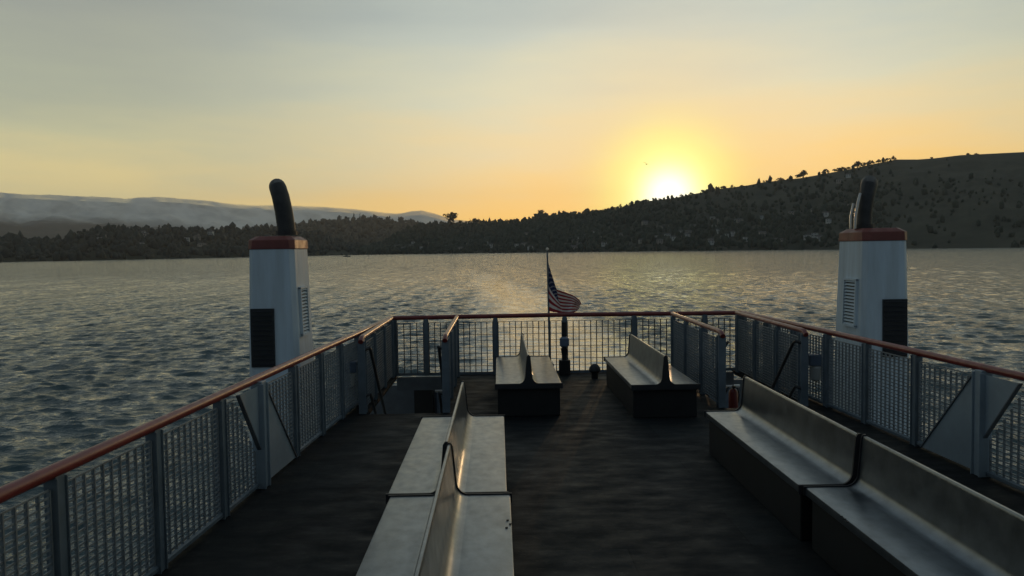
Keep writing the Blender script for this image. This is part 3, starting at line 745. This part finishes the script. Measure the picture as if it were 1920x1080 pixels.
# ------------------------------------------------------------------ benches
BL = 2.83
def make_bench(near_seam=True):
    o = thing('bench', (0, 0, 0), 'bench', 'bench', 'double-sided metal benches on the deck')
    y0, y1 = 0, BL - .035
    def back_prof(g=0):
        pts = [(.135, .45)]
        for k in range(1, 8):
            th = pi / 2 * k / 7; pts.append((.135 - .095 * sin(th), .45 + .095 * (1 - cos(th))))
        pts += [(.016, .815), (.014, .828), (.008, .836)]
        pr = pts + [(-x, z) for x, z in pts[::-1]]
        return pr
    pr = back_prof() + [(-.135, .405), (.135, .405)]
    MB().prism(pr, y0 + .02, y1, 'Y').build('backrest', MT['bench'], o, smooth=True)
    for s in (-1, 1):
        q = [(s * .135, .45), (s * .438, .45), (s * .447, .446), (s * .45, .437), (s * .45, .392), (s * .442, .392), (s * .440, .405), (s * .135, .405)]
        if s < 0: q = q[::-1]
        MB().prism(q, y0 + .02, y1, 'Y').build('seat', MT['bench'], o, smooth=True)
    for ya, yb in ((y0, y0 + .019), (y1 + .001, y1 + .016)):
        e = [(.46, .385), (.46, .458), (.145, .458)] + [(x + .010, z + .006) for x, z in back_prof()[1:8]] + [(.026, .82), (.010, .846)]
        e = e + [(-x, z) for x, z in e[::-1]]
        MB().prism(e, ya, yb, 'Y').build('end_cap', MT['benchend'], o)
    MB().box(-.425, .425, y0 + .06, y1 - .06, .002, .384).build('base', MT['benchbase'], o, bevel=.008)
    return o
bench0 = make_bench()
BN = [((-.41, 5.93, 0), 'center-left bench, farther module, directly behind the bench with the bolt heads'),
      ((-.385, 5.93 - BL, 0), 'nearest bench left of the aisle, running off the bottom edge of the photo'),
      ((2.72, 5.96, 0), 'bench on the right in front of the starboard railing, farther one of two in line'),
      ((2.745, 5.96 - BL, 0), 'nearest right bench, in the lower right corner beside the raked railing plate'),
      ((.39, 10.75, 0), 'far bench left of the aisle, in front of the flagpole'),
      ((2.20, 10.50, 0), 'far bench right of the aisle, beside the right stairwell guard')]
BN[0] = (BN[0][0], 'second bench left of the aisle, end to end with the nearest left bench')
for i, (loc, lb) in enumerate(BN):
    o = bench0 if i == 0 else copy_tree(bench0)
    o.location = loc; o['label'] = lb
    if i in (1, 3):
        pb = [(952, 976), (957, 983), (950, 990)] if i == 1 else [(1578, 969), (1584, 974), (1589, 979)]
        for x, y in pb:
            w_ = onz(x, y, .45)
            MB().tube([(w_.x - loc[0], w_.y - loc[1], .4505), (w_.x - loc[0], w_.y - loc[1], .456)], .009, 10).build('bolt', MT['black'], o)

# ------------------------------------------------------------------ funnels
def funnel(sgn, cx, label):
    """sgn -1 port, +1 starboard. cx = x of the inboard front corner at the rail's height"""
    y0, L0 = 12.30, 1.05
    o = thing('funnel', (cx + sgn * .38, y0 + .5, -2.6), label, 'funnel', 'tapered white funnels outside the side railings')
    ox, oy, oz = cx + sgn * .38, y0 + .5, -2.6
    zt = 2.33; W = .78
    def sec(z):
        k = (z - .6) / 3.0; tp = .085 * k
        return (-W / 2 + tp, W / 2 - tp * .8, -.5 + tp * .6, .55 - tp * .9)
    def ring(z, g=0, ch=.07):
        a, b_, c, d = sec(z); a -= g; b_ += g; c -= g; d += g
        if sgn < 0: a, b_ = -b_, -a
        return [(a + ch, c, z), (b_ - ch, c, z), (b_, c + ch, z), (b_, d - ch, z), (b_ - ch, d, z), (a + ch, d, z), (a, d - ch, z), (a, c + ch, z)]
    def lofted(rs, name, m, **k):
        mb = MB(); v = [(x, y, z - oz) for r in rs for x, y, z in r]; n = 8; fs = [tuple(range(n))[::-1], tuple((len(rs) - 1) * n + i for i in range(n))]
        for j in range(len(rs) - 1):
            for i in range(n): fs.append((j * n + i, j * n + (i + 1) % n, (j + 1) * n + (i + 1) % n, (j + 1) * n + i))
        mb.poly(v, fs); return mb.build(name, m, o, **k)
    lofted([ring(-2.6), ring(0), ring(zt)], 'casing', MT['white'], bevel=.012)
    lofted([ring(zt + .001, .012), ring(zt + .14, .012, .08), ring(zt + .20, -.07, .09)], 'cap', MT['redcap'], bevel=.008)
    a, b_, c, d = sec(.9)
    # dark vent screen on the forward face, louvre on the inboard face
    fx0 = {-1: (-.33, .03), 1: (-.06, .32)}[sgn]
    vz0, vz1 = .52, 1.42
    mb = MB()
    def yf(z): return sec(z)[2]
    mb.poly([(fx0[0], yf(vz0) - .03, vz0 - oz), (fx0[1], yf(vz0) - .03, vz0 - oz), (fx0[1], yf(vz1) - .03, vz1 - oz), (fx0[0], yf(vz1) - .03, vz1 - oz),
             (fx0[0], yf(vz0) + .02, vz0 - oz), (fx0[1], yf(vz0) + .02, vz0 - oz), (fx0[1], yf(vz1) + .02, vz1 - oz), (fx0[0], yf(vz1) + .02, vz1 - oz)],
            [(0, 1, 2, 3), (4, 5, 6, 7), (0, 1, 5, 4), (1, 2, 6, 5), (2, 3, 7, 6), (3, 0, 4, 7)])
    mb.build('vent_screen', MT['black'], o)
    mb = MB()
    for k in range(12):
        z = vz0 + .04 + k * (vz1 - vz0 - .08) / 11
        mb.bar((fx0[0] + .03, yf(z) - .036, z - oz), (fx0[1] - .03, yf(z) - .036, z - oz), .03, .008, (0, 1, .6))
    mb.build('vent_slat', MT['benchend'], o)
    # louvre
    def xi(z):
        q = sec(z); return (q[0] if sgn > 0 else -q[0])
    lz0, lz1, ly0, ly1 = .98, 1.72, -.30, .13
    mb = MB(); n = 14; sI = -sgn
    for k in range(n):
        z = lz0 + .03 + k * (lz1 - lz0 - .06) / (n - 1)
        mb.bar((xi(z) + sI * .022, ly0 + .03, z - oz), (xi(z) + sI * .022, ly1 - .03, z - oz), .042, .008, (sI, 0, -.8))
    mb.build('louvre_slat', MT['white'], o)
    mb = MB()
    mb.poly([(xi(lz0) + sI * .003, ly0 + .02, lz0 - oz), (xi(lz0) + sI * .003, ly1 - .02, lz0 - oz), (xi(lz1) + sI * .003, ly1 - .02, lz1 - oz), (xi(lz1) + sI * .003, ly0 + .02, lz1 - oz)], [(0, 1, 2, 3)])
    mb.build('louvre_backing', MT['black'], o)
    mb = MB()
    for ya in (ly0, ly1): mb.bar((xi(lz0) + sI * .02, ya, lz0 - oz), (xi(lz1) + sI * .02, ya, lz1 - oz), .05, .03, (1, 0, 0))
    for z in (lz0, lz1): mb.bar((xi(z) + sI * .02, ly0 - .015, z - oz), (xi(z) + sI * .02, ly1 + .015, z - oz), .05, .03, (1, 0, 0))
    mb.build('louvre_frame', MT['white'], o)
    # exhaust pipes
    def lp(px, py, Y): q = ony(px, py, Y); return Vector((q.x - ox, q.y - oy, q.z - oz))
    if sgn < 0:
        Y = 12.75
        p = [lp(537, 441, Y), lp(536.5, 425, Y), lp(532, 395, Y), lp(526, 368, Y), lp(521.5, 354, Y + .04), lp(520, 350, Y + .16), lp(520, 352, Y + .30)]
        MB().tube([p[0], p[0] + Vector((0, 0, .07))], .165, 20).build('pipe_collar', MT['exhaust'], o)
        MB().tube(p, [.14, .14, .138, .136, .135, .13, .12], 20).build('exhaust_pipe', MT['exhaust'], o, smooth=True)
    else:
        Y = 12.75
        p = [lp(1620, 428, Y), lp(1621, 400, Y), lp(1625, 370, Y), lp(1629, 350, Y + .04), lp(1630, 343, Y + .18), lp(1631, 346, Y + .34)]
        MB().tube([p[0], p[0] + Vector((0, 0, .06))], .15, 20).build('pipe_collar', MT['exhaust'], o)
        MB().tube(p, [.115, .11, .11, .125, .125, .12], 20).build('exhaust_pipe', MT['exhaust'], o, smooth=True)
        MB().tube([lp(1603, 429, Y - .15), lp(1604, 405, Y - .15), lp(1609, 378, Y - .12), lp(1613, 363, Y - .05)], .022, 10).build('drain_pipe', MT['steel'], o, smooth=True)
        MB().tube([lp(1595, 429, Y - .1), lp(1595, 405, Y - .1), lp(1600, 382, Y - .05)], .020, 10).build('drain_pipe', MT['steel'], o, smooth=True)
    return o
ql = ony(545, 600, 12.30); qr = ony(1625, 600, 12.30)
funnel(-1, ql.x + .10, 'left funnel with one thick leaning exhaust pipe on its red cap')
funnel(1, qr.x - .07, 'right funnel with two thin pale pipes beside its exhaust on the red cap')

# ------------------------------------------------------------------ stern fittings
pp = ony(1027, 600, 14.95)
fp = thing('flagpole', (pp.x, 14.95, 0), 'thin grey flagpole rising behind the stern railing', 'flagpole')
b_ = ony(1031, 668, 14.95); t_ = ony(1026, 470, 14.95)
MB().tube([(b_.x - pp.x, 0, -.3), (b_.x - pp.x, 0, b_.z), (t_.x - pp.x, 0, t_.z)], [.026, .024, .014], 10).build('pole', MT['post'], fp, smooth=True)
MB().tube([(t_.x - pp.x, 0, t_.z), (t_.x - pp.x, 0, t_.z + .02), (t_.x - pp.x, 0, t_.z + .045), (t_.x - pp.x, 0, t_.z + .06)], [.012, .026, .024, .008], 10).build('finial', MT['steel'], fp, smooth=True)
MB().box(b_.x - pp.x - .05, b_.x - pp.x + .05, -.34, .02, .10, .16).build('bracket', MT['post'], fp)

def make_flag():
    Y = 14.93; nu, nv = 40, 26
    top = [(1025.5, 476), (1028, 492), (1033, 510), (1038, 527), (1043, 543), (1058, 548), (1074, 554), (1085, 562), (1090, 570)]
    bot = [(1030, 583), (1037, 585), (1045, 586), (1053, 587), (1060, 588), (1067, 588), (1073, 587), (1079, 585), (1084, 581)]
    def cur(c, u):
        k = u * (len(c) - 1); i = min(int(k), len(c) - 2); f = k - i
        return (c[i][0] * (1 - f) + c[i + 1][0] * f, c[i][1] * (1 - f) + c[i + 1][1] * f)
    b = MB(); uvs = []
    for j in range(nv + 1):
        v = j / nv
        for i in range(nu + 1):
            u = i / nu; a = cur(top, u ** .8); c = cur(bot, u)
            v_ = v; v = v ** 1.0 if v < 0 else v; x = a[0] * (1 - v) + c[0] * v + 2.0 * sin(v * 6 + u * 3) * u * (1 - v); y = a[1] * (1 - v) + c[1] * v + 3.2 * sin(u * 7.5 - 1) * u * sin(pi * v) 
            q = ony(x, y, Y + .10 * sin(u * 13 + v * 3) * min(1, u * 3) + .15 * u * sin(v * 4))
            b.v.append(tuple(q)); uvs.append((u, v))
    for j in range(nv):
        for i in range(nu):
            k = j * (nu + 1) + i; b.f.append((k, k + 1, k + nu + 2, k + nu + 1))
    m = bpy.data.materials.new('flag_cloth'); m.use_nodes = True; t = m.node_tree; p = t.nodes['Principled BSDF']
    uvn = t.nodes.new('ShaderNodeUVMap'); sx = t.nodes.new('ShaderNodeSeparateXYZ'); t.links.new(uvn.outputs[0], sx.inputs[0])
    def mth(op, a, b=None):
        n = t.nodes.new('ShaderNodeMath'); n.operation = op
        for i, v in enumerate((a, b)):
            if v is None: continue
            if isinstance(v, (int, float)): n.inputs[i].default_value = v
            else: t.links.new(v, n.inputs[i])
        return n.outputs[0]
    def mix(f, a, b):
        n = t.nodes.new('ShaderNodeMix'); n.data_type = 'RGBA'; t.links.new(f, n.inputs[0])
        for s, v in ((n.inputs[6], a), (n.inputs[7], b)):
            if isinstance(v, tuple): s.default_value = (*v, 1)
            else: t.links.new(v, s)
        return n.outputs[2]
    U, V = sx.outputs[0], sx.outputs[1]
    stripe = mth('LESS_THAN', mth('FRACT', mth('MULTIPLY', V, 6.5)), .5)      # red first, 13 stripes
    col = mix(stripe, (.62, .60, .57), (.27, .022, .032))
    # stars: 11 x 9 staggered lattice in the canton
    cu = mth('MULTIPLY', U, 12 / .4); cv = mth('MULTIPLY', V, 10 / (7 / 13))
    ru, rv = mth('ROUND', cu), mth('ROUND', cv)
    par = mth('LESS_THAN', mth('ABSOLUTE', mth('SUBTRACT', mth('MODULO', mth('ADD', ru, rv), 2), 0)), .5)
    du, dv = mth('SUBTRACT', cu, ru), mth('SUBTRACT', cv, rv)
    star = mth('LESS_THAN', mth('ADD', mth('MULTIPLY', du, du), mth('MULTIPLY', dv, dv)), .07)
    ins = mth('MULTIPLY', mth('MULTIPLY', mth('GREATER_THAN', cu, .6), mth('LESS_THAN', cu, 11.4)), mth('MULTIPLY', mth('GREATER_THAN', cv, .6), mth('LESS_THAN', cv, 9.4)))
    can = mix(mth('MULTIPLY', mth('MULTIPLY', star, par), ins), (.012, .018, .07), (.6, .6, .58))
    cm = mth('MULTIPLY', mth('LESS_THAN', U, .4), mth('LESS_THAN', V, 7 / 13))
    col = mix(cm, col, can)
    t.links.new(col, p.inputs['Base Color']); p.inputs['Roughness'].default_value = .8
    tr = t.nodes.new('ShaderNodeBsdfTranslucent'); t.links.new(col, tr.inputs[0])
    ms = t.nodes.new('ShaderNodeMixShader'); ms.inputs[0].default_value = .22
    t.links.new(p.outputs[0], ms.inputs[1]); t.links.new(tr.outputs[0], ms.inputs[2]); t.links.new(ms.outputs[0], t.nodes['Material Output'].inputs[0])
    # origin at hoist
    org = Vector(b.v[0]); b.v = [tuple(Vector(v) - org) for v in b.v]
    o = b.build('flag', m, smooth=True); o.location = org
    uv = o.data.uv_layers.new(name='UVMap')
    for lp_ in o.data.loops: uv.data[lp_.index].uv = uvs[lp_.vertex_index]
    tag(o, 'American flag drooping from the flagpole behind the stern railing', 'flag')
make_flag()

pm = ony(1058, 640, 14.36)
lm = thing('lamp_post', (pm.x, 14.36, 0), 'short dark lamp post with grey lamp head and square base box at the stern railing', 'lamp')
MB().box(-.10, .10, -.09, .08, .002, .27).build('base_box', MT['black'], lm, bevel=.01)
MB().tube([(0, 0, .27), (0, 0, .95)], .042, 12).build('post', MT['black'], lm, smooth=True)
MB().tube([(0, -.03, .50), (0, -.03, .53), (0, -.03, .66), (0, -.03, .69)], [.055, .085, .085, .05], 16).build('lamp_head', MT['blueplate'], lm, smooth=True)
MB().tube([(0, 0, .36), (0, 0, .48)], [.05, .065], 14).build('lamp_collar', MT['black'], lm, smooth=True)
pv = ony(1115, 690, 13.9)
mv = thing('mushroom_vent', (pv.x, 13.9, 0), 'small dark domed vent standing between the two far benches', 'vent')
MB().tube([(0, 0, .002), (0, 0, .12)], .06, 16).build('neck', MT['black'], mv, smooth=True)
MB().tube([(0, 0, .11), (0, 0, .13), (0, 0, .19), (0, 0, .235), (0, 0, .255)], [.085, .105, .095, .06, .015], 20).build('dome', MT['black'], mv, smooth=True)
for px, Y, lb in ((654, 11.45, 'grey floodlight hung outside the port railing beside the left stairwell'), (1530, 11.35, 'grey floodlight hung outside the starboard railing near the right funnel')):
    q = ony(px, 690 if px < 900 else 677, Y); sg = -1 if px < 900 else 1
    o = thing('floodlight', tuple(q), lb, 'floodlight', 'floodlights outside the side railings')
    MB().box(-.12, .12, -.08, .08, -.06, .10).build('housing', MT['blueplate'], o, bevel=.015)
    MB().tube([(0, 0, -.06), (0, 0, -.09), (0, 0, -.26), (0, 0, -.29)], [.06, .085, .07, .03], 14).build('lens', MT['glass'], o, smooth=True)
    MB().bar((-sg * .05, 0, .06), (-sg * .22, 0, .06), .04, .02).build('bracket', MT['post'], o)

# ------------------------------------------------------------------ far small things
pb = onz(650, 480.5, SEA)
pb = Vector((sin(azel(650, 480)[0]) * 1250, cos(azel(650, 480)[0]) * 1250, SEA))
bo = thing('motorboat', tuple(pb), 'tiny dark motorboat on the far water right of the left funnel', 'boat', rz=.4)
bb = MB(); st_ = [(-5, 1.4, 1.1), (-2, 1.6, 1.1), (2, 1.3, 1.3), (4.6, .5, 1.6), (5.6, .05, 1.8)]
for x, hw, z in st_: bb.v += [(x, -hw, z), (x, -hw * .6, -.3), (x, hw * .6, -.3), (x, hw, z)]
for i in range(4):
    for j in range(3): bb.f.append((i * 4 + j, i * 4 + j + 1, i * 4 + j + 5, i * 4 + j + 4))
    bb.f.append((i * 4 + 3, i * 4, i * 4 + 4, i * 4 + 7))
bb.f.append((0, 1, 2, 3)); bb.f.append((16, 17, 18, 19)); bb.build('hull', MT['black'], bo)
MB().box(-1.8, 1.4, -1.0, 1.0, 1.25, 2.9).build('cabin', MT['bulk'], bo, bevel=.1)
pbird = Vector((0, 0, EYE)) + ray(1211.5, 308) * 60
bi = thing('bird', tuple(pbird), 'small dark bird flying just left of the sun glow', 'bird')
MB().tube([(-.22, 0, 0), (-.12, 0, .01), (0, 0, .02), (.12, 0, .02), (.2, 0, .04), (.26, 0, .03)], [.01, .035, .05, .045, .03, .006], 10).build('body', MT['bird'], bi, smooth=True)
for s in (-1, 1):
    MB().poly([(.08, s * .02, .03), (-.06, s * .02, .03), (.02, s * .22, .12), (.09, s * .2, .12), (-.06, s * .5, .02), (0, s * .5, .02)], [(0, 1, 2, 3), (3, 2, 4, 5)]).poly([(.08, s * .02, .02), (-.06, s * .02, .02), (.02, s * .22, .11), (.09, s * .2, .11)], [(0, 1, 2, 3)]).build('wing', MT['bird'], bi)
bi.rotation_euler = (.5, .2, 1.2); bi.scale = (.55, .55, .8)

# ------------------------------------------------------------------ haze
hz = MB().box(-9000, 6000, -400, 9000, SEA - 8, 620)
hm = bpy.data.materials.new('haze'); hm.use_nodes = True; t = hm.node_tree; t.nodes.clear()
vo = t.nodes.new('ShaderNodeVolumePrincipled'); vo.inputs['Color'].default_value = (.92, .90, .88, 1)
vo.inputs['Density'].default_value = 5.0e-5; vo.inputs['Anisotropy'].default_value = .35
out = t.nodes.new('ShaderNodeOutputMaterial'); t.links.new(vo.outputs[0], out.inputs['Volume'])
tag(hz.build('haze', hm), kind='stuff')
